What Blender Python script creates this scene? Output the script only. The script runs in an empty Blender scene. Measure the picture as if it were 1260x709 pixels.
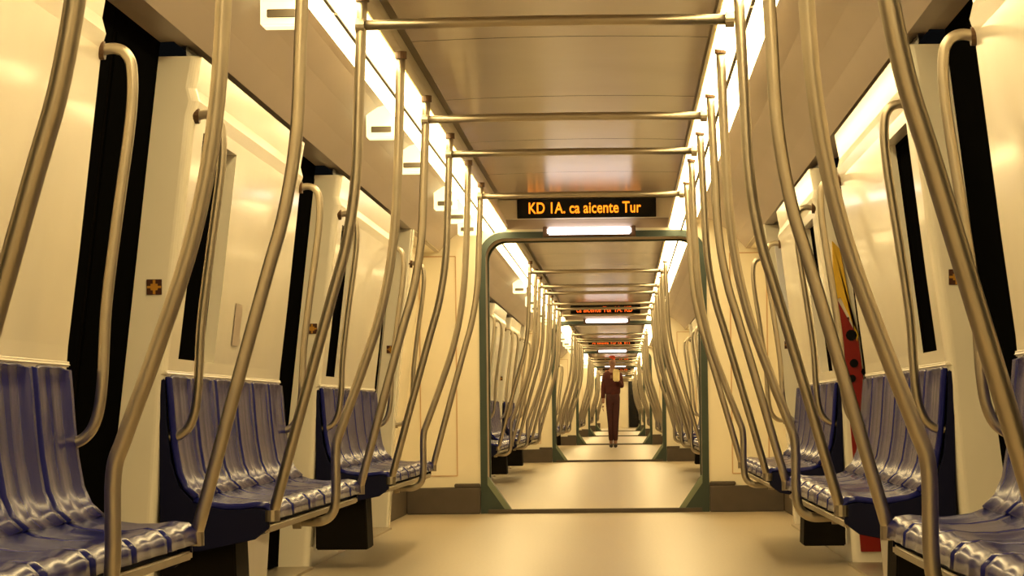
import bpy, bmesh, math, random
from mathutils import Vector, Matrix
random.seed(4)
C = bpy.context.scene.collection
sc = bpy.context.scene
R = math.radians

# ------------------------------------------------------------------ materials
def mat(name, base, rough=.5, metal=0., spec=.5, coat=0., emis=None, es=0., noise=None, bump=None):
    m = bpy.data.materials.new(name); m.use_nodes = True
    nt = m.node_tree; b = nt.nodes['Principled BSDF']
    b.inputs['Base Color'].default_value = (*base, 1)
    b.inputs['Roughness'].default_value = rough
    b.inputs['Metallic'].default_value = metal
    b.inputs['Specular IOR Level'].default_value = spec
    b.inputs['Coat Weight'].default_value = coat
    b.inputs['Coat Roughness'].default_value = .08
    if emis:
        b.inputs['Emission Color'].default_value = (*emis, 1)
        b.inputs['Emission Strength'].default_value = es
    if noise or bump:
        tc = nt.nodes.new('ShaderNodeTexCoord'); nz = nt.nodes.new('ShaderNodeTexNoise')
        nt.links.new(tc.outputs['Object'], nz.inputs['Vector'])
        nz.inputs['Scale'].default_value = (noise or bump)[0]; nz.inputs['Detail'].default_value = 4
        if noise:
            rp = nt.nodes.new('ShaderNodeValToRGB')
            k = noise[1]
            rp.color_ramp.elements[0].color = (*[c*(1-k) for c in base], 1)
            rp.color_ramp.elements[1].color = (*[min(1, c*(1+k)) for c in base], 1)
            rp.color_ramp.elements[0].position = .3; rp.color_ramp.elements[1].position = .7
            nt.links.new(nz.outputs['Fac'], rp.inputs['Fac']); nt.links.new(rp.outputs['Color'], b.inputs['Base Color'])
        if bump:
            bp = nt.nodes.new('ShaderNodeBump'); bp.inputs['Strength'].default_value = bump[1]; bp.inputs['Distance'].default_value = .01
            nt.links.new(nz.outputs['Fac'], bp.inputs['Height']); nt.links.new(bp.outputs['Normal'], b.inputs['Normal'])
    return m
WARM = (1, .735, .33)
M = dict(
    lining = mat('cream_lining', (.93,.88,.76), .22, spec=.5, coat=.3, noise=(2.5,.03), bump=(3,.06)),
    panel  = mat('cream_panel', (.90,.83,.66), .3, noise=(2.5,.03)),
    roof   = mat('taupe_ceiling', (.57,.48,.40), .2, noise=(1.5,.05)),
    side   = mat('taupe_side_panel', (.46,.38,.32), .38, noise=(1.2,.05)),
    groove = mat('dark_groove', (.20,.17,.13), .5, noise=(6,.1)),
    slot   = mat('dark_slot', (.05,.035,.02), .6, noise=(6,.1)),
    floor  = mat('beige_floor_vinyl', (.44,.365,.26), .33, noise=(60,.08), bump=(90,.05)),
    base   = mat('dark_grey_base', (.08,.062,.048), .55, noise=(8,.1)),
    steel  = mat('satin_steel', (.52,.46,.36), .42, metal=1, noise=(9,.06)),
    mount  = mat('brown_rubber_mount', (.10,.05,.02), .5, noise=(20,.15)),
    blue   = mat('blue_seat_plastic', (.014,.017,.15), .21, spec=.15, coat=.0, noise=(3,.12)),
    navy   = mat('navy_end_panel', (.003,.004,.030), .5, spec=.2, noise=(4,.1)),
    box    = mat('charcoal_box', (.008,.006,.004), .7, spec=.1, noise=(6,.15)),
    glass  = mat('dark_tunnel_glass', (.003,.003,.003), .5, spec=.0, noise=(2,.1)),
    seal   = mat('black_rubber', (.004,.0035,.003), .7, spec=.0, noise=(9,.1)),
    teal   = mat('teal_gangway_frame', (.038,.060,.050), .4, noise=(5,.08)),
    teal2  = mat('pale_teal_edge', (.20,.24,.17), .4, noise=(5,.08)),
    lamp   = mat('warm_lamp_diffuser', (.9,.9,.85), .4, emis=WARM, es=13, noise=(5,.02)),
    lampw  = mat('white_lamp_diffuser', (.9,.9,.9), .4, emis=(1,.88,.86), es=4., noise=(5,.02)),
    slotbox   = mat('cream_box_added_glow', (.9,.85,.6), .4, emis=(1,.84,.42), es=1.6, noise=(5,.02)),  # glow put into the material so the boxes read as brightly lit
    black  = mat('black_display', (.004,.004,.004), .25, spec=.3, noise=(9,.1)),
    led    = mat('orange_leds', (.9,.3,.02), .5, emis=(1,.25,.01), es=1.7, noise=(9,.02)),
    ledr   = mat('red_leds', (.9,.1,.02), .5, emis=(1,.13,.01), es=1.2, noise=(9,.02)),
    red    = mat('deep_red_panel', (.25,.008,.004), .35, noise=(9,.15)),
    yellow = mat('yellow_panel', (.80,.50,.04), .35, noise=(9,.08)),
    white  = mat('pale_notice', (.88,.88,.95), .3, noise=(9,.03)),
    sticker= mat('brown_sticker', (.06,.014,.004), .4, noise=(9,.1)),
    gold   = mat('gold_mark', (.50,.24,.02), .4, noise=(9,.1)),
    faded  = mat('faded_print', (.62,.42,.24), .4, noise=(9,.1)),
    skin   = mat('skin', (.32,.17,.11), .5, noise=(20,.06)),
    cloth  = mat('dark_maroon_cloth', (.055,.012,.010), .8, noise=(12,.2)),
    jacket = mat('maroon_jacket', (.075,.012,.008), .8, noise=(12,.2)),
    cap    = mat('orange_red_cap', (.60,.06,.01), .6, noise=(12,.1)),
    bag    = mat('pale_yellow_cloth', (.85,.70,.35), .6, noise=(12,.1)),
    hair   = mat('dark_hair', (.02,.01,.006), .6, noise=(40,.2)),
)

# ------------------------------------------------------------------ mesh helpers
class MB:
    def __init__(s): s.v = []; s.f = []; s.mi = []
    def face(s, pts, mi=0):
        n = len(s.v); s.v += [tuple(p) for p in pts]; s.f.append(tuple(range(n, n+len(pts)))); s.mi.append(mi)
    def box(s, a, b, mi=0):
        x0,y0,z0 = a; x1,y1,z1 = b
        P = [(x0,y0,z0),(x1,y0,z0),(x1,y1,z0),(x0,y1,z0),(x0,y0,z1),(x1,y0,z1),(x1,y1,z1),(x0,y1,z1)]
        n = len(s.v); s.v += P
        for q in ((0,3,2,1),(4,5,6,7),(0,1,5,4),(1,2,6,5),(2,3,7,6),(3,0,4,7)):
            s.f.append(tuple(n+i for i in q)); s.mi.append(mi)
    def prism(s, poly, y0, y1, mi=0):          # poly in (x,z)
        n = len(s.v); k = len(poly)
        s.v += [(x,y0,z) for x,z in poly] + [(x,y1,z) for x,z in poly]
        s.f.append(tuple(n+i for i in range(k))); s.f.append(tuple(n+k+i for i in reversed(range(k)))); s.mi += [mi,mi]
        for i in range(k):
            j = (i+1) % k; s.f.append((n+i, n+k+i, n+k+j, n+j)); s.mi.append(mi)
    def tube(s, pts, r, seg=12, mi=0):
        pts = [Vector(p) for p in pts]; n0 = len(s.v)
        up = Vector((0,1,0))
        for i, p in enumerate(pts):
            t = (pts[min(i+1,len(pts)-1)] - pts[max(i-1,0)]).normalized()
            u = up - t*up.dot(t)
            if u.length < .1: u = Vector((1,0,0)) - t*t.x
            u.normalize(); w = t.cross(u); up = u
            for k in range(seg):
                a = 2*math.pi*k/seg; s.v.append(tuple(p + u*(math.cos(a)*r) + w*(math.sin(a)*r)))
        for i in range(len(pts)-1):
            for k in range(seg):
                a = n0+i*seg+k; b = n0+i*seg+(k+1)%seg
                s.f.append((a, b, b+seg, a+seg)); s.mi.append(mi)
        s.f.append(tuple(n0+k for k in reversed(range(seg)))); s.mi.append(mi)
        e = n0+(len(pts)-1)*seg; s.f.append(tuple(e+k for k in range(seg))); s.mi.append(mi)
    def grid(s, P, mi=0):
        n = len(s.v); a = len(P); b = len(P[0])
        for r_ in P: s.v += [tuple(p) for p in r_]
        for i in range(a-1):
            for j in range(b-1):
                s.f.append((n+i*b+j, n+(i+1)*b+j, n+(i+1)*b+j+1, n+i*b+j+1)); s.mi.append(mi)
    def mesh(s, name, mats, smooth=False, bevel=0.):
        me = bpy.data.meshes.new(name); me.from_pydata(s.v, [], s.f)
        for m in (mats if isinstance(mats, (list,tuple)) else [mats]): me.materials.append(m)
        me.polygons.foreach_set('material_index', s.mi)
        bm = bmesh.new(); bm.from_mesh(me)
        if bevel:
            bmesh.ops.remove_doubles(bm, verts=bm.verts, dist=1e-5)
            bmesh.ops.bevel(bm, geom=[e for e in bm.edges if e.is_manifold and e.calc_face_angle(0) > .5], offset=bevel, segments=3, affect='EDGES', clamp_overlap=True)
        bmesh.ops.recalc_face_normals(bm, faces=bm.faces)
        bm.to_mesh(me); bm.free()
        if smooth: me.polygons.foreach_set('use_smooth', [True]*len(me.polygons))
        me.update(); return me
def smoothpath(P, n=6):
    P = [Vector((x,0,z)) for x,z in P]; Q = [P[0]+(P[0]-P[1])] + P + [P[-1]+(P[-1]-P[-2])]; out = []
    for i in range(1, len(Q)-2):
        a,b,c,d = Q[i-1:i+3]
        for k in range(n):
            t = k/n
            out.append(.5*((2*b)+(c-a)*t+(2*a-5*b+4*c-d)*t*t+(3*b-a-3*c+d)*t**3))
    out.append(P[-1]); return out
def obj(name, me, parent=None, loc=(0,0,0), rz=0, kind=None):
    o = bpy.data.objects.new(name, me); C.objects.link(o); o.location = loc; o.rotation_euler.z = rz
    if parent: o.parent = parent
    if kind: o['kind'] = kind
    return o
def tag(o, label, cat, group=None):
    o['label'] = label; o['category'] = cat
    if group: o['group'] = group
    return o
def copy_tree(o, parent=None):
    c = o.copy(); C.objects.link(c); c.parent = parent
    for ch in list(o.children): copy_tree(ch, c)
    return c
used = set()
def place(proto, loc, rz, label, cat, group):
    """first use moves the prototype itself, later ones copy it with its parts"""
    if proto.name in used: o = copy_tree(proto)
    else: used.add(proto.name); o = proto
    o.location = loc; o.rotation_euler.z = rz
    return tag(o, label, cat, group)

# ------------------------------------------------------------------ the cross-section of the carriage
def interp(T, z):
    for (a,va),(b,vb) in zip(T, T[1:]):
        if z <= b: return va + (vb-va)*(z-a)/(b-a)
    return T[-1][1]
LIN = [(0,1.262),(.86,1.205),(.95,1.19),(1.66,1.11),(1.70,1.098),(1.74,1.108),(1.84,1.09)]
OUT = [(0,1.405),(.4,1.385),(1.9,1.215)]
lin = lambda z: interp(LIN, z)
out = lambda z: interp(OUT, z)
NC, PITCH, Y0, LEN = 6, 18.75, .55, 18.2
BANKS = [(3.41,6.11),(7.54,10.24),(11.67,14.37)]
DOORS = [(1.98,3.41),(6.11,7.54),(10.24,11.67),(14.37,15.80)]
SIDE = {-1:'left', 1:'right'}
DSH = -.03   # the ceiling fittings sit a touch left of the aisle's middle

def lining_mesh(s, y0, y1, win):
    b = MB(); ch = .03
    zs = [0,.4,.90,1.15,1.4,1.62,1.66,1.70,1.74,1.84]
    wy0, wy1 = win
    ys = [y0+ch, wy0, wy1, y1-ch]
    for i in range(3):
        for j in range(len(zs)-1):
            if i == 1 and .90 <= zs[j] and zs[j+1] <= 1.62: continue
            b.face([(s*lin(zs[j]),ys[i],zs[j]),(s*lin(zs[j]),ys[i+1],zs[j]),(s*lin(zs[j+1]),ys[i+1],zs[j+1]),(s*lin(zs[j+1]),ys[i],zs[j+1])])
    for yy, ye in ((y0+ch,y0),(y1-ch,y1)):
        for j in range(len(zs)-1):
            z, Z = zs[j], zs[j+1]
            prev = (yy, lambda q: lin(q))
            for a in (15,30,45,60,75,90):       # rounded vertical corner
                yn = yy + (ye-yy)*math.sin(R(a)); off = ch*(1-math.cos(R(a)))
                cur = (yn, lambda q, off=off: lin(q)+off)
                b.face([(s*prev[1](z),prev[0],z),(s*cur[1](z),cur[0],z),(s*cur[1](Z),cur[0],Z),(s*prev[1](Z),prev[0],Z)]); prev = cur
            b.face([(s*prev[1](z),ye,z),(s*out(z),ye,z),(s*out(Z),ye,Z),(s*prev[1](Z),ye,Z)])
    d = .055                                     # window reveal
    for (ya, yb) in ((wy0,wy0),(wy1,wy1)):
        for z,Z in ((.90,1.15),(1.15,1.4),(1.4,1.62)):
            b.face([(s*lin(z),ya,z),(s*(lin(z)+d),ya,z),(s*(lin(Z)+d),ya,Z),(s*lin(Z),ya,Z)])
    for z in (.90,1.62):
        b.face([(s*lin(z),wy0,z),(s*lin(z),wy1,z),(s*(lin(z)+d),wy1,z),(s*(lin(z)+d),wy0,z)])
    m = b.mesh('wall_lining', M['lining']); 
    bm = bmesh.new(); bm.from_mesh(m); bmesh.ops.remove_doubles(bm, verts=bm.verts, dist=1e-5); bmesh.ops.recalc_face_normals(bm, faces=bm.faces); bm.to_mesh(m); bm.free()
    return m

# ---- prototypes of repeated structure (meshes shared between carriages)
def WIN(b): return (b[0]+.20, b[0]+.92)
LM = {(s,i): lining_mesh(s, *BANKS[i], WIN(BANKS[i])) for s in (-1,1) for i in range(3)}
def window_meshes(s, w):
    b = MB(); d = .05
    y0, y1 = w
    for z,Z in ((.90,1.15),(1.15,1.4),(1.4,1.62)):
        b.face([(s*(lin(z)+d),y0,z),(s*(lin(z)+d),y1,z),(s*(lin(Z)+d),y1,Z),(s*(lin(Z)+d),y0,Z)])
    f = MB(); t = .012
    for (a0,a1,z0,z1) in ((y0,y0+t,.90,1.62),(y1-t,y1,.90,1.62),(y0,y1,.90,.90+t),(y0,y1,1.62-t,1.62)):
        f.prism([(s*(lin(z0)+d-.01),z0),(s*(lin(z0)+d+.004),z0),(s*(lin(z1)+d+.004),z1),(s*(lin(z1)+d-.01),z1)], a0, a1)
    return b.mesh('window_pane', M['glass']), f.mesh('window_seal', M['seal'])
WM = {(s,i): window_meshes(s, WIN(BANKS[i])) for s in (-1,1) for i in range(3)}
def door_meshes(s, y0, y1):
    ym = (y0+y1)/2; res = []
    for a,c in ((y0,ym-.004),(ym+.004,y1)):
        leaf = MB(); gl = MB()
        zz = [.02,.30,.4,1.82,1.9]
        leaf.prism([(s*(out(z)+.0),z) for z in zz]+[(s*(out(z)+.03),z) for z in reversed(zz)], a, c)
        gl.prism([(s*(out(z)-.006),z) for z in (.30,.4,1.82)]+[(s*out(z),z) for z in (1.82,.4,.30)], a+.03, c-.03)
        res.append((leaf.mesh('door_leaf', M['seal']), gl.mesh('door_glass', M['glass'])))
    h = MB(); h.box((s*1.09 if s>0 else s*1.30, y0, 1.885),(s*1.30 if s>0 else s*1.09, y1, 1.96))
    sill = MB(); sill.box((min(s*1.24,s*1.42), y0, 0),(max(s*1.24,s*1.42), y1, .012))
    return res, h.mesh('door_header', M['side'], bevel=.004), sill.mesh('door_sill', M['steel'])
DM = {(s,i): door_meshes(s, *DOORS[i]) for s in (-1,1) for i in range(4)}

# ceiling meshes
def ceiling_centre():
    b = MB(); n = 9; w = .605
    for i in range(n):                           # nine panels with a fine joint between
        a = LEN*i/n + (.006 if i else 0); c = LEN*(i+1)/n - .006
        b.grid([[(DSH+w*t, y, 2.24+.012*(1-t*t)) for t in (-1,-.7,-.35,0,.35,.7,1)] for y in (a,c)])
        if i: b.box((DSH-w, LEN*i/n-.006, 2.258),(DSH+w, LEN*i/n+.006, 2.262), 1)
    return b.mesh('ceiling_centre', [M['roof'], M['groove']])
def ceiling_strip(s):
    b = MB()
    for a, c, mi in (((.605,2.24),(.640,2.246),1),((.640,2.246),(.640,2.20),0),((.640,2.20),(.585,2.10),0),((.585,2.10),(.572,2.028),0),((.572,2.028),(.572,2.06),0)):
        b.face([(s*a[0]+DSH,0,a[1]),(s*c[0]+DSH,0,c[1]),(s*c[0]+DSH,LEN,c[1]),(s*a[0]+DSH,LEN,a[1])], mi)
    return b.mesh('ceiling_fascia', [M['panel'], M['groove']])
def ceiling_side(s):
    b = MB()
    P = [(.753+s*DSH,2.098),(.86,2.078),(.95,2.02),(1.03,1.95),(1.10,1.872)]
    b.grid([[(s*x,y,z) for x,z in P] for y in (0,LEN)])
    
    b.face([(s*1.10,0,1.872),(s*1.10,LEN,1.872),(s*1.16,LEN,1.875),(s*1.16,0,1.875)])
    for y in (.0,)+tuple(d[0] for d in DOORS)+tuple(d[1] for d in DOORS)+(4.75,8.9,13.0):   # joints in the panels
        pass
    return b.mesh('ceiling_side', M['side'])
def gap_strip(s, y0, y1):
    b = MB()
    b.face([(s*1.135,y0,1.83),(s*1.135,y1,1.83),(s*1.135,y1,1.89),(s*1.135,y0,1.89)])
    b.face([(s*1.09,y0,1.838),(s*1.09,y1,1.838),(s*1.135,y1,1.838),(s*1.135,y0,1.838)])
    return b.mesh('dark_gap', M['slot'])
CC, CS, CD = ceiling_centre(), {s:ceiling_strip(s) for s in (-1,1)}, {s:ceiling_side(s) for s in (-1,1)}
GS = {(s,i): gap_strip(s, *BANKS[i]) for s in (-1,1) for i in range(3)}

# shell bits
def outer_shell(s):
    b = MB()
    for (a,c) in ((0,DOORS[0][0]),(DOORS[3][1]+.14,LEN)):          # end sections, no seats
        zs = [0,.19,.9,1.4,1.87]
        for z,Z in zip(zs,zs[1:]):
            b.face([(s*out(z),a,z),(s*out(z),c,z),(s*out(Z),c,Z),(s*out(Z),a,Z)])
        b.face([(s*out(1.87),a,1.87),(s*out(1.87),c,1.87),(s*1.09,c,1.875),(s*1.09,a,1.875)])
    return b.mesh('end_section_wall', M['panel'])
def end_base(s):
    b = MB()
    b.box((min(s*1.34,s*1.40),DOORS[3][1]+.14,0),(max(s*1.34,s*1.40),LEN,.19))
    return b.mesh('side_base', M['base'], bevel=.005)
OS = {s:outer_shell(s) for s in (-1,1)}; EB = {s:end_base(s) for s in (-1,1)}
def post(s, y0, y1):
    b = MB()
    zs = [0,.4,.95,1.4,1.884]
    b.prism([(s*(lin(min(z,1.84))),z) for z in zs]+[(s*out(z),z) for z in reversed(zs)], y0, y1)
    return b.mesh('door_post', M['lining'], bevel=.012)
PO = {s:(post(s,15.80,15.94), post(s,1.84,1.98)) for s in (-1,1)}

GW, GH, GR = .765, 1.965, .14                     # gangway opening
def opening(w, h, r, n=8):
    P = [(-w,0),(-w,h-r)]
    P += [(-w+r-r*math.cos(R(90*k/n)), h-r+r*math.sin(R(90*k/n))) for k in range(1,n+1)]
    P += [(w-r+r*math.sin(R(90*k/n)), h-r+r*math.cos(R(90*k/n))) for k in range(0,n+1)]
    P += [(w,0)]
    return P
def end_wall(y, facing):
    """end bulkhead with the gangway opening cut out; its panel seams and the base belong to it"""
    b = MB(); I = opening(GW+.044, GH+.04, GR+.036); n = len(I)
    O = []
    for (x,z) in I:                                # outer outline reached outward from each inner point
        if z <= 0.001: O.append((math.copysign(1.41,x),0))
        elif z < GH+.04-GR-.036+.001: O.append((math.copysign(1.41,x), z if z<1.8 else 1.9))
        else: O.append((x*1.41/(GW+.044), 2.30))
    for i in range(n-1):
        b.face([(I[i][0],y,I[i][1]),(O[i][0],y,O[i][1]),(O[i+1][0],y,O[i+1][1]),(I[i+1][0],y,I[i+1][1])])
    return b.mesh('end_bulkhead', M['panel'])
def end_seams(y):
    b = MB()
    for s in (-1,1):
        for x in (.98,1.24): b.box((s*x-.004,y-.004,.27),(s*x+.004,y-.001,1.84))
        for z in (.27,1.84): b.box((min(s*.98,s*1.24),y-.004,z-.004),(max(s*.98,s*1.24),y-.001,z+.004))
    return b.mesh('cabinet_seams', M['faded'])
def end_base_mesh(y):
    b = MB()
    for s in (-1,1):
        b.box((min(s*(GW+.05),s*1.34),y-.07,0),(max(s*(GW+.05),s*1.34),y-.001,.185))
        b.box((min(s*(GW+.05),s*1.0),y-.04,.185),(max(s*(GW+.05),s*1.0),y-.001,.215))
    return b.mesh('end_base', M['base'], bevel=.006)
EW, EW0 = end_wall(LEN, -1), end_wall(0, 1)
ES, EBM = end_seams(LEN), end_base_mesh(LEN)
def header(y):
    b = MB(); b.box((-.78+DSH, y-.055, 2.095),(.78+DSH, y-.001, 2.238)); return b.mesh('header_band', M['lining'], bevel=.004)
def header2(y):
    b = MB(); b.box((-.76+DSH, y-.035, 2.028),(.76+DSH, y-.001, 2.093)); return b.mesh('header_band_lower', M['side'], bevel=.003)
HB, HB2 = header(LEN), header2(LEN)

def frame_mesh(depth):
    b = MB(); I = opening(GW,GH,GR); O = opening(GW+.048,GH+.044,GR+.04); n = len(I)
    for i in range(n-1):
        a,c,d,e = I[i],I[i+1],O[i],O[i+1]
        b.face([(a[0],-.012,a[1]),(c[0],-.012,c[1]),(e[0],-.012,e[1]),(d[0],-.012,d[1])])
        b.face([(a[0],-.012,a[1]),(a[0],depth,a[1]),(c[0],depth,c[1]),(c[0],-.012,c[1])])
        b.face([(a[0],depth,a[1]),(c[0],depth,c[1]),(e[0],depth,e[1]),(d[0],depth,d[1])])
        b.face([(d[0],-.012,d[1]),(d[0],depth,d[1]),(e[0],depth,e[1]),(e[0],-.012,e[1])])
    return b.mesh('gangway_frame', M['teal'])
FM = frame_mesh(.05)
def bellows():
    b = MB(); L = PITCH-LEN; n = 14
    P = []
    for k in range(n*2+1):
        y = .05 + (L-.10)*k/(2*n); g = .012 if k % 2 else 0
        P.append([(x,y,z) for x,z in opening(GW+.01+g, GH+.01+g, GR)])
    b.grid(P); return b.mesh('gangway_bellows', M['side'])
BE = bellows()
def gusset(s):
    a = MB(); a.face([(s*GW,0,0),(s*(GW-.175),0,0),(s*GW,0,.255)]); a.face([(s*GW,.30,0),(s*(GW-.175),.30,0),(s*GW,.30,.255)])
    a.face([(s*GW,0,0),(s*GW,.30,0),(s*GW,.30,.255),(s*GW,0,.255)])
    a.face([(s*(GW-.175),0,0),(s*(GW-.175),.30,0),(s*GW,.30,.255),(s*GW,0,.255)])
    e = MB()
    e.prism([(s*(GW-.180),.012),(s*(GW-.135),.012),(s*GW,.205),(s*GW,.27)], -.006, .0)
    return a.mesh('gusset', M['teal']), e.mesh('gusset_edge', M['teal2'])
GU = {s:gusset(s) for s in (-1,1)}
def plate(y0,y1,x,z0,z1,m,nm,bev=.003):
    b = MB(); b.box((-x,y0,z0),(x,y1,z1)); return b.mesh(nm, M[m], bevel=bev)
TH = plate(-.05,.02,GW-.005,.001,.03,'base','threshold'); BR = plate(0,PITCH-LEN,GW-.002,-.04,.008,'floor','bridge_plate')

# ------------------------------------------------------------------ repeated things (prototypes, built at the origin, side = right)
def tube_mesh(P, r, nm, m='steel', n=6, seg=14):
    b = MB(); b.tube(smoothpath(P, n), r, seg); return b.mesh(nm, M[m], smooth=True)
def ring(c, r, h, nm, seg=14, m='mount', axis='z'):
    b = MB(); d = Vector((0,0,h)) if axis=='z' else Vector((h,0,0))
    b.tube([Vector(c), Vector(c)+d*.5, Vector(c)+d], r, seg); return b.mesh(nm, M[m], smooth=False)
X0 = .875
def make_pole(P, name):
    root = bpy.data.objects.new(name, None); C.objects.link(root)
    obj('pole_tube', tube_mesh([(x-X0,z) for x,z in P], .0170, 'pole_tube'), root)
    t = P[-1]; obj('ceiling_mount', ring((t[0]-X0,0,t[1]-.016), .022, .026, 'ceiling_mount'), root)
    f = P[0]
    if len(P) > 8: obj('foot_mount', ring((f[0]-X0-.004,0,f[1]), .027, .03, 'foot_mount', axis='x', m='steel'), root)
    else: obj('foot_mount', ring((f[0]-X0,0,f[1]-.01), .025, .035, 'foot_mount', m='steel'), root)
    return root
end_pole = make_pole([(.878,.40),(.770,.79),(.688,1.08),(.643,1.24),(.611,1.44),(.598,1.7),(.585,2.02)], 'grab_pole')
mid_pole = make_pole([(.955,.335),(.88,.335),(.838,.365),(.826,.43),(.824,.60),(.800,.68),(.735,.855),(.660,1.08),(.613,1.32),(.592,1.6),(.578,2.02)], 'grab_pole')
def make_rail():
    root = bpy.data.objects.new('door_grab_rail', None); C.objects.link(root)
    P = [(1.115,1.655),(1.075,1.66),(1.045,1.645),(1.030,1.60),(1.034,1.48),(1.07,1.22),(1.098,1.0),(1.110,.80),(1.128,.705),(1.165,.66),(1.222,.65)]
    obj('rail_tube', tube_mesh([(x-1.2,z) for x,z in P], .0145, 'rail_tube'), root)
    obj('upper_mount', ring((-.10,0,1.655), .024, .022, 'upper_mount', axis='x'), root)
    obj('lower_mount', ring((.0,0,.65), .022, .022, 'lower_mount', axis='x', m='steel'), root)
    return root
rail0 = make_rail()
def make_crossbar():
    root = bpy.data.objects.new('ceiling_handrail', None); C.objects.link(root)
    b = MB(); b.tube([(-.575,0,0),(-.3,0,.004),(0,0,.006),(.3,0,.004),(.575,0,0)], .0165, 14); obj('rail_tube', b.mesh('cross_tube', M['steel'], smooth=True), root)
    for s in (-1,1): obj('end_clamp', ring((s*.575-.014,0,0), .025, .028, 'end_clamp', axis='x', m='steel'), root)
    return root
bar0 = make_crossbar()

# bench of six shells
PROF_B = [(1.198,.845),(1.205,.838),(1.200,.78),(1.194,.70),(1.186,.62),(1.172,.54),(1.150,.492),(1.118,.462)]
PROF_P = [(1.118,.462),(1.08,.448),(1.02,.440),(.97,.440),(.925,.446),(.893,.442),(.876,.425),(.874,.395)]
def shell(prof, w, amp, name):
    b = MB(); n = 16; P = []
    L = len(prof)
    for i,(x,z) in enumerate(prof):
        a = prof[max(0,i-1)]; c = prof[min(L-1,i+1)]
        t = Vector((c[0]-a[0], c[1]-a[1])).normalized(); nn = Vector((t.y, -t.x))
        if nn.x > 0 and abs(nn.x) > abs(nn.y): nn = -nn
        if nn.y < 0 and abs(nn.y) > abs(nn.x): nn = -nn
        row = []
        for k in range(n+1):
            u = 2*k/n-1
            h = amp*(abs(u)**2.2) - (.014 if abs(u) > .97 else 0) + .35*amp*math.exp(-(u/.22)**2)
            if i in (0, L-1) and prof is PROF_B and i == 0: h *= .6
            row.append((x-X0+nn.x*h, u*w/2, z+nn.y*h))
        P.append(row)
    b.grid(P); me = b.mesh(name, M['blue'], smooth=True); return me
def make_bench(L, s):
    root = bpy.data.objects.new('seat_bench', None); C.objects.link(root)
    w = L/6
    mb = shell(PROF_B, w-.006, .022, 'backrest'); mp = shell(PROF_P, w-.006, .011, 'seat')
    for k in range(6):
        y = (k+.5)*w
        o = obj('seat', mp, root, (0,y,0)); bk = obj('backrest', mb, root, (0,y,0))
        for q in (o, bk):
            md = q.modifiers.new('thickness','SOLIDIFY'); md.thickness = .010; md.offset = 1 if q is bk else -1
    # navy moulded carcass under and behind the shells
    b = MB()
    poly = [(1.225,.30),(1.225,.835),(1.208,.835),(1.203,.70),(1.190,.58),(1.165,.50),(1.12,.452),(1.02,.428),(.92,.432),(.888,.425),(.884,.37),(.93,.335),(1.1,.30)]
    poly = [(x-X0,z) for x,z in poly]
    c = MB(); c.prism(poly, .004, .022); e1 = obj('end_panel', c.mesh('end_panel', M['navy'], bevel=.003), root)
    obj('end_panel', e1.data, root, (0, L-.026, 0))
    b.prism([(x,z) for x,z in [(1.225-X0,.32),(1.225-X0,.40),(.92-X0,.40),(.92-X0,.345)]], .03, L-.03)
    obj('seat_carrier', b.mesh('seat_carrier', M['navy'], bevel=.004), root)
    f = MB(); f.box((.884-X0,.01,.355),(.904-X0,L-.01,.378)); obj('front_rail', f.mesh('front_rail', M['steel'], bevel=.005), root)
    # a dark box hung under the near end of each bench
    Y = (lambda a: a) if s > 0 else (lambda a: L-a)
    g = MB(); px = .99 if s < 0 else 1.04
    g.prism([(px+.01-X0,.335),(px-X0,.085),(1.235-X0,.085),(1.235-X0,.335)], *sorted((Y(.06), Y(.34))))
    obj('equipment_box', g.mesh('equipment_box', M['box'], bevel=.006), root)
    t = MB(); t.prism([(1.198-X0,.847),(1.197-X0,.856),(1.204-X0,.864),(1.232-X0,.847)], .0, L)  # pale strip added to stand in for the highlight along the backrest tops
    obj('top_highlight', t.mesh('top_highlight', M['lining'], bevel=.004), root)
    return root
BENCH = {s: make_bench(2.70, s) for s in (-1,1)}

def make_light(L):
    root = bpy.data.objects.new('strip_light', None); C.objects.link(root)
    b = MB(); n = 8
    b.prism([(-.088,.002),(-.075,-.010),(-.03,-.016),(.03,-.016),(.075,-.010),(.088,.002)], -L/2+.02, L/2-.02)
    obj('diffuser', b.mesh('diffuser', M['lamp']), root)
    h = MB(); h.box((-.084,-L/2,.003),(.084,L/2,.068)); obj('housing', h.mesh('housing', M['panel'], bevel=.003), root)
    c = MB(); c.box((-.006,-L/2+.02,-.024),(.006,L/2-.02,-.012)); obj('centre_bar', c.mesh('centre_bar', M['groove']), root)
    return root
NL = 7; light0 = make_light(LEN/NL)
def make_slotbox():  # cream box with a slot; its brightness is added emission
    root = bpy.data.objects.new('slotted_box', None); C.objects.link(root)
    b = MB(); b.box((-.068,-.04,-.10),(.068,.05,.055)); obj('casing', b.mesh('casing', M['slotbox'], bevel=.008), root)
    s = MB(); s.box((-.045,-.055,-.075),(.045,-.049,-.048)); obj('slot', s.mesh('slot', M['groove'], bevel=.002), root)
    return root
slotbox0 = make_slotbox()
def make_sticker():
    root = bpy.data.objects.new('door_sticker', None); C.objects.link(root)
    b = MB(); b.box((-.024,-.003,-.024),(.024,0,.024)); obj('plate', b.mesh('plate', M['sticker'], bevel=.001), root)
    g = MB(); g.box((-.011,-.0045,-.010),(.011,-.0031,.010)); g.box((-.004,-.0045,-.022),(.004,-.0032,.022)); g.box((-.022,-.0045,-.0035),(.022,-.0032,.0035)); obj('emblem', g.mesh('emblem', M['gold']), root)
    return root
stick0 = make_sticker()
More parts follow.
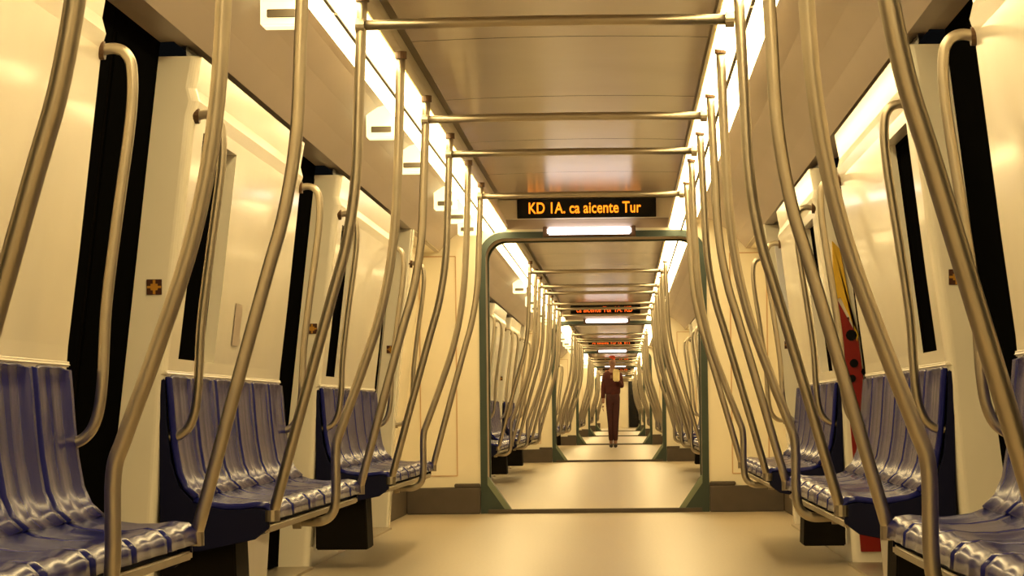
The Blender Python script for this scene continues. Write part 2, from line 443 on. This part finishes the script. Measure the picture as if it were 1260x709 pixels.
def make_sign(text, m):
    root = bpy.data.objects.new('led_display', None); C.objects.link(root)
    b = MB(); b.box((-.495,-.03,-.068),(.495,.06,.068)); obj('display_case', b.mesh('display_case', M['black'], bevel=.003), root)
    cu = bpy.data.curves.new('lettering','FONT'); cu.body = text; cu.size = .112; cu.align_x = 'CENTER'; cu.align_y = 'CENTER'; cu.extrude = .001; cu.offset = .0018; cu.space_character = 1.02
    cu.materials.append(M[m])
    t = obj('text_source', cu); bpy.context.view_layer.update()
    dg = bpy.context.evaluated_depsgraph_get(); me = bpy.data.meshes.new_from_object(t.evaluated_get(dg)); bpy.data.objects.remove(t)
    xs = [v.co.x for v in me.vertices]; wd = max(xs)-min(xs); mid = (max(xs)+min(xs))/2
    for v in me.vertices: v.co.x = (v.co.x-mid)*.80/wd
    me.materials.clear(); me.materials.append(M[m])
    t = obj('lettering', me, root, (-.012,-.0325,.0)); t.rotation_euler = (R(90),0,0)
    return root
sign0 = make_sign('KD 1A. ca aicente Tur', 'led'); sign1 = make_sign('ca aicente Tur 1A. KD', 'ledr')
def make_wlamp():
    root = bpy.data.objects.new('gangway_lamp', None); C.objects.link(root)
    b = MB(); b.prism([(-.30,-.03),(-.30,.022),(.30,.022),(.30,-.03)], -.05, .0)
    obj('diffuser', b.mesh('wdiffuser', M['lampw'], bevel=.012), root)
    h = MB(); h.box((-.33,-.02,-.045),(-.30,.0,.03)); h.box((.30,-.02,-.045),(.33,.0,.03)); h.box((-.33,-.045,-.045),(.33,.0,-.032)); obj('holder', h.mesh('holder', M['mount'], bevel=.003), root)
    return root
wl0 = make_wlamp()

ORD = ['nearest','second','third','fourth','fifth','last']
DN = ['first','second','third','fourth']
BN = ['nearest','middle','farthest']
CARN = lambda k: f'{ORD[k]} carriage'
cnt = {'window':0,'door':0}
for k in range(NC):
    y = Y0 + PITCH*k; cn = CARN(k)
    obj('ceiling', CC, loc=(0,y,0), kind='structure')
    for s in (-1,1):
        sd = SIDE[s]
        obj('ceiling', CS[s], loc=(0,y,0), kind='structure')
        obj('ceiling', CD[s], loc=(0,y,0), kind='structure')
        obj('wall_'+sd, OS[s], loc=(0,y,0), kind='structure')
        obj('baseboard_'+sd, EB[s], loc=(0,y,0), kind='structure')
        for p in PO[s]: obj('trim_'+sd, p, loc=(0,y,0), kind='structure')
        for i in range(3):
            obj('wall_'+sd, LM[(s,i)], loc=(0,y,0), kind='structure')
            obj('trim_'+sd, GS[(s,i)], loc=(0,y,0), kind='structure')
            cnt['window'] += 1
            w = obj('window_%d' % cnt['window'], WM[(s,i)][0], loc=(0,y,0), kind='structure'); obj('window_seal', WM[(s,i)][1], w)
            # bench
            b0, b1 = BANKS[i]
            place(BENCH[s], (s*X0, y+(b0 if s>0 else b1), 0), 0 if s>0 else math.pi,
                  f'blue moulded six-seat bench on the {sd}, the {BN[i]} one in the {cn}', 'bench', f'blue seat benches in the {cn}')
            for q, (yy, nm) in enumerate(((b0+.02,'near end'),((b0+b1)/2,'middle'),(b1-.02,'far end'))):
                pr = mid_pole if q == 1 else end_pole
                xx = X0
                shape = 'curving under seat' if q == 1 else 'down to seat edge'
                place(pr, (s*xx, y+yy, 0), 0 if s>0 else math.pi,
                      f'steel pole {shape}, {nm} of {BN[i]} {sd} bench, {cn}', 'grab pole', f'{sd} grab poles in the {cn}')
        for i,(d0,d1) in enumerate(DOORS):
            cnt['door'] += 1
            leaves, hd, sl = DM[(s,i)]
            e = obj('door_%d' % cnt['door'], None, loc=(0,y,0), kind='structure')
            for lf, gl in leaves:
                l = obj('door_leaf', lf, e); obj('door_glass', gl, l)
            obj('door_header', hd, e); obj('door_sill', sl, e)
            if k == 0 and i == 0: continue
            for yy, nm in ((d0-.035,'near'),(d1+.035,'far')):
                place(rail0, (s*1.2, y+yy, 0), 0 if s>0 else math.pi,
                      f'hooked steel rail at {nm} edge of the {DN[i]} {sd} doorway, {cn}',
                      'grab rail', f'door grab rails in the {cn}')
            xs = s*(lin(1.11)+out(1.11))/2
            place(stick0, (xs, y+d1-.0005, 1.12), 0, f'small brown sticker with gold mark past the {DN[i]} {sd} doorway, {cn}', 'sticker', f'door pillar stickers in the {cn}')
        for i in range(NL):
            place(light0, (s*.668+DSH, y+LEN*(i+.5)/NL, 2.028), 0, f'glowing ceiling light strip on the {sd}, segment {i+1} from the near end, {cn}', 'ceiling light', f'{sd} ceiling lights in the {cn}')
    for i,(b0,b1) in enumerate(BANKS):
        for yy, nm in ((b0+.02,'near'),(b1-.02,'far')):
            if k == 0 and yy < 4: continue
            place(bar0, (DSH*.6, y+yy, 1.93 if not (i == 2 and nm == 'far') else 1.95), 0, f'steel handrail across the ceiling at the {nm} end of the {BN[i]} benches, {cn}', 'handrail', f'crosswise ceiling handrails in the {cn}')
    for j, yy in enumerate((7.65,11.05,12.75,15.2,16.3,17.45)):
        place(slotbox0, (-.845, y+yy, 2.04), 0, f'slotted box with added glow beside the left light strip, {["first","second","third","fourth","fifth","sixth"][j]} from the front, {cn}', 'lamp box', f'slotted boxes in the {cn}')
    # floor and the far bulkhead
    f = MB(); f.box((-1.42,0,-.06),(1.42,LEN,0)); obj('floor', f.mesh('floor', M['floor']), loc=(0,y,0), kind='structure')
    if k < NC-1:
        obj('wall_end', EW, loc=(0,y,0), kind='structure'); obj('wall_end', EW0, loc=(0,y+PITCH,0), kind='structure')
    obj('trim_1', ES, loc=(0,y,0), kind='structure'); obj('baseboard_end', EBM, loc=(0,y,0), kind='structure')
    obj('trim_2', HB, loc=(0,y,0), kind='structure'); obj('trim_3', HB2, loc=(0,y,0), kind='structure')
    if k < NC-1:
        for j, yy in enumerate((LEN, PITCH-.05)):
            fr = obj('gangway_portal', None, loc=(0,y+yy,0))
            tag(fr, f'{"near" if j==0 else "far"} teal arch of the gangway between the {ORD[k]} and {ORD[k+1]} carriages', 'gangway arch', 'teal gangway arches')
            obj('frame_arch', FM, fr)
            if j == 0:
                obj('threshold', TH, fr)
                for s in (-1,1):
                    g = obj('gusset', GU[s][0], fr, (0,-.013,0)); obj('gusset_edge', GU[s][1], g)
        obj('wall_gangway', BE, loc=(0,y+LEN,0), kind='structure')
        obj('floor', BR, loc=(0,y+LEN,0), kind='structure')
        place(sign0 if k == 0 else sign1, (DSH-.005, y+LEN-.058, 2.168), 0,
              f'black display with {"orange" if k==0 else "red-orange"} lit lettering above the far gangway of the {cn}', 'display', 'led displays above the gangways')
        place(wl0, (DSH*.6, y+LEN-.035, 2.012), 0, f'white tube lamp over the far gangway of the {cn}', 'lamp', 'white lamps over the gangways')

# near and far closures
b = MB(); b.face([(-1.5,0,0),(1.5,0,0),(1.5,0,2.4),(-1.5,0,2.4)]); obj('wall_back', b.mesh('wall_back', M['panel']), loc=(0,-.9,0), kind='structure')
obj('wall_end', EW0, loc=(0,Y0,0), kind='structure')
obj('floor', plate(-.9,Y0,1.4,-.04,.0,'floor','floor_back'), kind='structure')
b = MB(); b.grid([[(x,yy,z) for x,z in opening(GW+.01,GH+.01,GR)] for yy in (-.9,Y0)]); obj('wall_gangway', b.mesh('wall_gangway_near', M['side']), kind='structure')
yE = Y0+PITCH*(NC-1)+LEN
b = MB(); b.box((-1.41,yE,0),(1.41,yE+.05,2.3)); obj('wall_far', b.mesh('wall_far', M['panel']), kind='structure')
b = MB(); b.box((.43,yE-.04,.02),(1.05,yE-.002,2.02)); d = obj('door_%d' % (cnt['door']+1), b.mesh('cab_door', M['black'], bevel=.01), kind='structure')
b = MB(); b.box((.40,yE-.05,.0),(.43,yE-.002,2.05)); b.box((.40,yE-.05,2.02),(1.08,yE-.002,2.05)); b.box((1.05,yE-.05,.0),(1.08,yE-.002,2.05)); obj('door_frame', b.mesh('cab_door_frame', M['base']), d)

# ------------------------------------------------------------------ single things in the nearest carriage
# red and yellow panel on the pillar past the second right doorway
yj = Y0+11.67
root = bpy.data.objects.new('safety_panel', None); C.objects.link(root); root.location = (1.30, yj-.001, 0)
tag(root, 'tall red panel with yellow pointed top on the right door pillar beyond the middle bench', 'panel')
def q(z): return (lin(z)-1.30+.04, out(z)-1.30-.01)
b = MB()
P = [(q(.06)[0],.06),(q(.6)[0],.6),(q(1.22)[0]+.012,1.22)]; P2 = [(q(1.05)[1],1.05),(q(.6)[1],.6),(q(.06)[1],.06)]
b.prism(P+P2, -.012, 0); obj('red_field', b.mesh('red_field', M['red'], bevel=.002), root)
b = MB(); b.prism([(q(1.16)[0]-.012,1.225),(q(1.5)[0]+.02,1.50),(q(1.46)[1]-.03,1.46),(q(1.1)[1],1.04),(q(1.05)[1],1.06),(q(1.2)[0]+.022,1.235)], -.014, 0)
obj('yellow_field', b.mesh('yellow_field', M['yellow'], bevel=.002), root)
for (x,z,r) in ((-.03,1.06,.026),(-.02,.93,.020),(-.03,.86,.018),(.03,.89,.018)):
    b = MB(); b.tube([(x,-.017,z),(x,-.0125,z)], r, 10); obj('black_mark', b.mesh('black_mark', M['black']), root)
def notice(x0,x1,z0,z1,y,lab):
    s = 1; b = MB(); sh = lambda z: (out(z)-out(z0))
    b.prism([(x0,z0),(x1,z0),(x1+sh(z1),z1),(x0+sh(z1),z1)], -.006, 0)
    o = obj('pale_notice', b.mesh('pale_notice', M['white'], bevel=.001), loc=(0,y-.001,0)); tag(o, lab, 'notice')
notice(1.24,1.31,1.05,1.74,Y0+15.80,'tall narrow pale notice on the right pillar past the farthest doorway, nearest carriage')
notice(1.215,1.25,1.56,1.72,yj,'small pale notice above the red and yellow panel on the right pillar')
# faint printed strips on the left lining
def wallstrip(s, y, z0, z1, wd, m, lab):
    b = MB(); b.face([(s*(lin(z0)-.002),y,z0),(s*(lin(z0)-.002),y+wd,z0),(s*(lin(z1)-.002),y+wd,z1),(s*(lin(z1)-.002),y,z1)])
    o = obj('wall_label', b.mesh('wall_label', M[m])); md = o.modifiers.new('t','SOLIDIFY'); md.thickness = .0015; md.offset = 0; tag(o, lab, 'label')
    return o
wallstrip(-1, 6.04, 1.29, 1.39, .12, 'faded', 'narrow faded brown label on the left wall before the first doorway')
wallstrip(-1, 9.35, .97, 1.12, .16, 'side', 'pale grey label low on the left wall above the middle bench')

# ------------------------------------------------------------------ the person far down the aisle
def skin_obj(name, J, E, m, parent, root_i=0, sub=2):
    me = bpy.data.meshes.new(name); me.from_pydata([j[:3] for j in J], E, []); me.materials.append(m)
    o = bpy.data.objects.new(name, me); C.objects.link(o); o.parent = parent
    md = o.modifiers.new('skin','SKIN'); md.use_smooth_shade = True
    for i, j in enumerate(J):
        v = me.skin_vertices[0].data[i]; v.radius = (j[3], j[4] if len(j) > 4 else j[3]); v.use_root = (i == root_i)
    s = o.modifiers.new('sub','SUBSURF'); s.levels = s.render_levels = sub
    return o
per = bpy.data.objects.new('person', None); C.objects.link(per); per.location = (-.005, 51.7, 0); per.scale = (.93,1,1)
tag(per, 'person far down the aisle in dark maroon clothes and red cap holding a pale bundle', 'person')
J = [(0,0,.98,.15,.11),(0,0,1.15,.135,.10),(0,.0,1.34,.165,.105),(0,0,1.47,.12,.085),(0,-.005,1.54,.052),(0,-.015,1.60,.060),(0,-.02,1.68,.082,.092),(0,-.015,1.75,.07,.08),
     (-.15,0,1.43,.052),(-.205,.01,1.18,.042),(-.20,-.07,.95,.034),(-.205,-.09,.87,.030),
     (.15,0,1.43,.052),(.195,-.03,1.19,.042),(.11,-.20,1.33,.034),(.06,-.24,1.37,.030),
     (-.06,0,.90,.085),(-.05,-.02,.52,.058),(-.045,.02,.12,.042),(-.045,.03,.06,.042),
     (.06,0,.90,.085),(.055,-.03,.52,.058),(.045,.0,.12,.042),(.045,.01,.06,.042)]
E = [(0,1),(1,2),(2,3),(3,4),(4,5),(5,6),(6,7),(3,8),(8,9),(9,10),(10,11),(3,12),(12,13),(13,14),(14,15),(0,16),(16,17),(17,18),(18,19),(0,20),(20,21),(21,22),(22,23)]
body = skin_obj('body', J, E, M['skin'], per)
def grow(idx, k, name, m):
    ids = {v:i for i,v in enumerate(idx)}
    JJ = [tuple(J[v][:3]) + tuple(r*k+.004 for r in J[v][3:]) for v in idx]
    return skin_obj(name, JJ, [(ids[a],ids[c]) for a,c in E if a in ids and c in ids], m, per)
grow([0,1,2,3,4,8,9,10,12,13,14], 1.22, 'jacket', M['jacket'])
grow([1,0,16,17,18,20,21,22], 1.17, 'trousers', M['cloth'])
for sx in (-.045,.045):
    skin_obj('shoe', [(sx,.04,.045,.045,.045),(sx,-.05,.042,.045,.040),(sx,-.14,.035,.040,.030)], [(0,1),(1,2)], M['hair'], per)
skin_obj('hair', [(0,.02,1.66,.085),(0,.015,1.74,.086)], [(0,1)], M['hair'], per)
cp = skin_obj('cap', [(0,0,1.76,.092,.10),(0,0,1.82,.075,.08)], [(0,1)], M['cap'], per)
skin_obj('cap_peak', [(.0,-.07,1.765,.06,.012),(.03,-.17,1.75,.05,.010)], [(0,1)], M['cap'], cp)
for sx, zz, y_ in ((-.205,.83,-.10),(.045,1.38,-.255)):     # hands: palm, four fingers and a thumb
    hnd = skin_obj('hand', [(sx,y_,zz,.026,.014),(sx-.01 if sx<0 else sx-.035,y_-.01,zz-.04 if sx<0 else zz+.01,.028,.013)], [(0,1)], M['skin'], per, sub=1)
    for f_ in range(5):
        o_ = (f_-1.5)*.014
        if sx < 0: pts = [(sx-.01,y_-.01+o_,zz-.05,.008),(sx,y_-.02+o_,zz-.085,.0075),(sx+.012,y_-.015+o_,zz-.108-(.006 if f_ in (1,2) else 0),.007)]
        else: pts = [(sx-.045,y_-.015,zz+.01+o_,.008),(sx-.075,y_-.03,zz+.012+o_,.0075),(sx-.085,y_-.05,zz+.01+o_,.007)]
        if f_ == 4: pts = [(sx-.005,y_-.03,zz-.01,.010),(sx-.005,y_-.055,zz-.035 if sx<0 else zz+.02,.009)]
        skin_obj('finger' if f_ < 4 else 'thumb', pts, [(a,a+1) for a in range(len(pts)-1)], M['skin'], hnd, sub=1)
bg = bpy.data.objects.new('pale_bundle', None)
b = MB(); b.box((.01,-.37,1.30),(.14,-.29,1.54))
o = obj('folded_bundle', b.mesh('folded_bundle', M['bag'], bevel=.02), loc=(-.005,51.7,0)); tag(o, 'pale yellow bundle held at the chest of the person in the aisle', 'bundle')
bpy.data.objects.remove(bg)

# ------------------------------------------------------------------ camera
F, VX, VY, ROLL = 3230., 768., 506., R(.6)
cx, cy = 630., 354.5
v = Vector((VX-cx, -(VY-cy), -F)).normalized()
# image rotated counter-clockwise by ROLL: undo it to get the level camera's view of the aisle direction
vr = Matrix.Rotation(-ROLL, 3, 'Z') @ v
psi = math.asin(vr.x); p = math.asin(max(-1,min(1, -vr.y/math.cos(psi))))
fwd = Vector((-math.sin(psi)*math.cos(p), math.cos(psi)*math.cos(p), math.sin(p)))
rt = Vector((math.cos(psi), math.sin(psi), 0)); up = rt.cross(fwd)
m3 = Matrix((rt, up, -fwd)).transposed() @ Matrix.Rotation(-ROLL, 3, 'Z')
cam = bpy.data.cameras.new('camera'); co = bpy.data.objects.new('camera', cam); C.objects.link(co)
co.matrix_world = Matrix.Translation((.215, 0, .72)) @ m3.to_4x4()
cam.sensor_width = 36; cam.lens = F*36/1260; cam.clip_start = .05; cam.clip_end = 400
sc.camera = co

w = bpy.data.worlds.new('tunnel'); sc.world = w; w.use_nodes = True
w.node_tree.nodes['Background'].inputs[0].default_value = (.003,.003,.003,1)
vs = sc.view_settings; vs.view_transform = 'Standard'; vs.look = 'None'; vs.gamma = 1; vs.use_curve_mapping = False; vs.exposure = 0
sc.cycles.max_bounces = 8; sc.cycles.diffuse_bounces = 5; sc.cycles.glossy_bounces = 4
sc.cycles.use_denoising = True
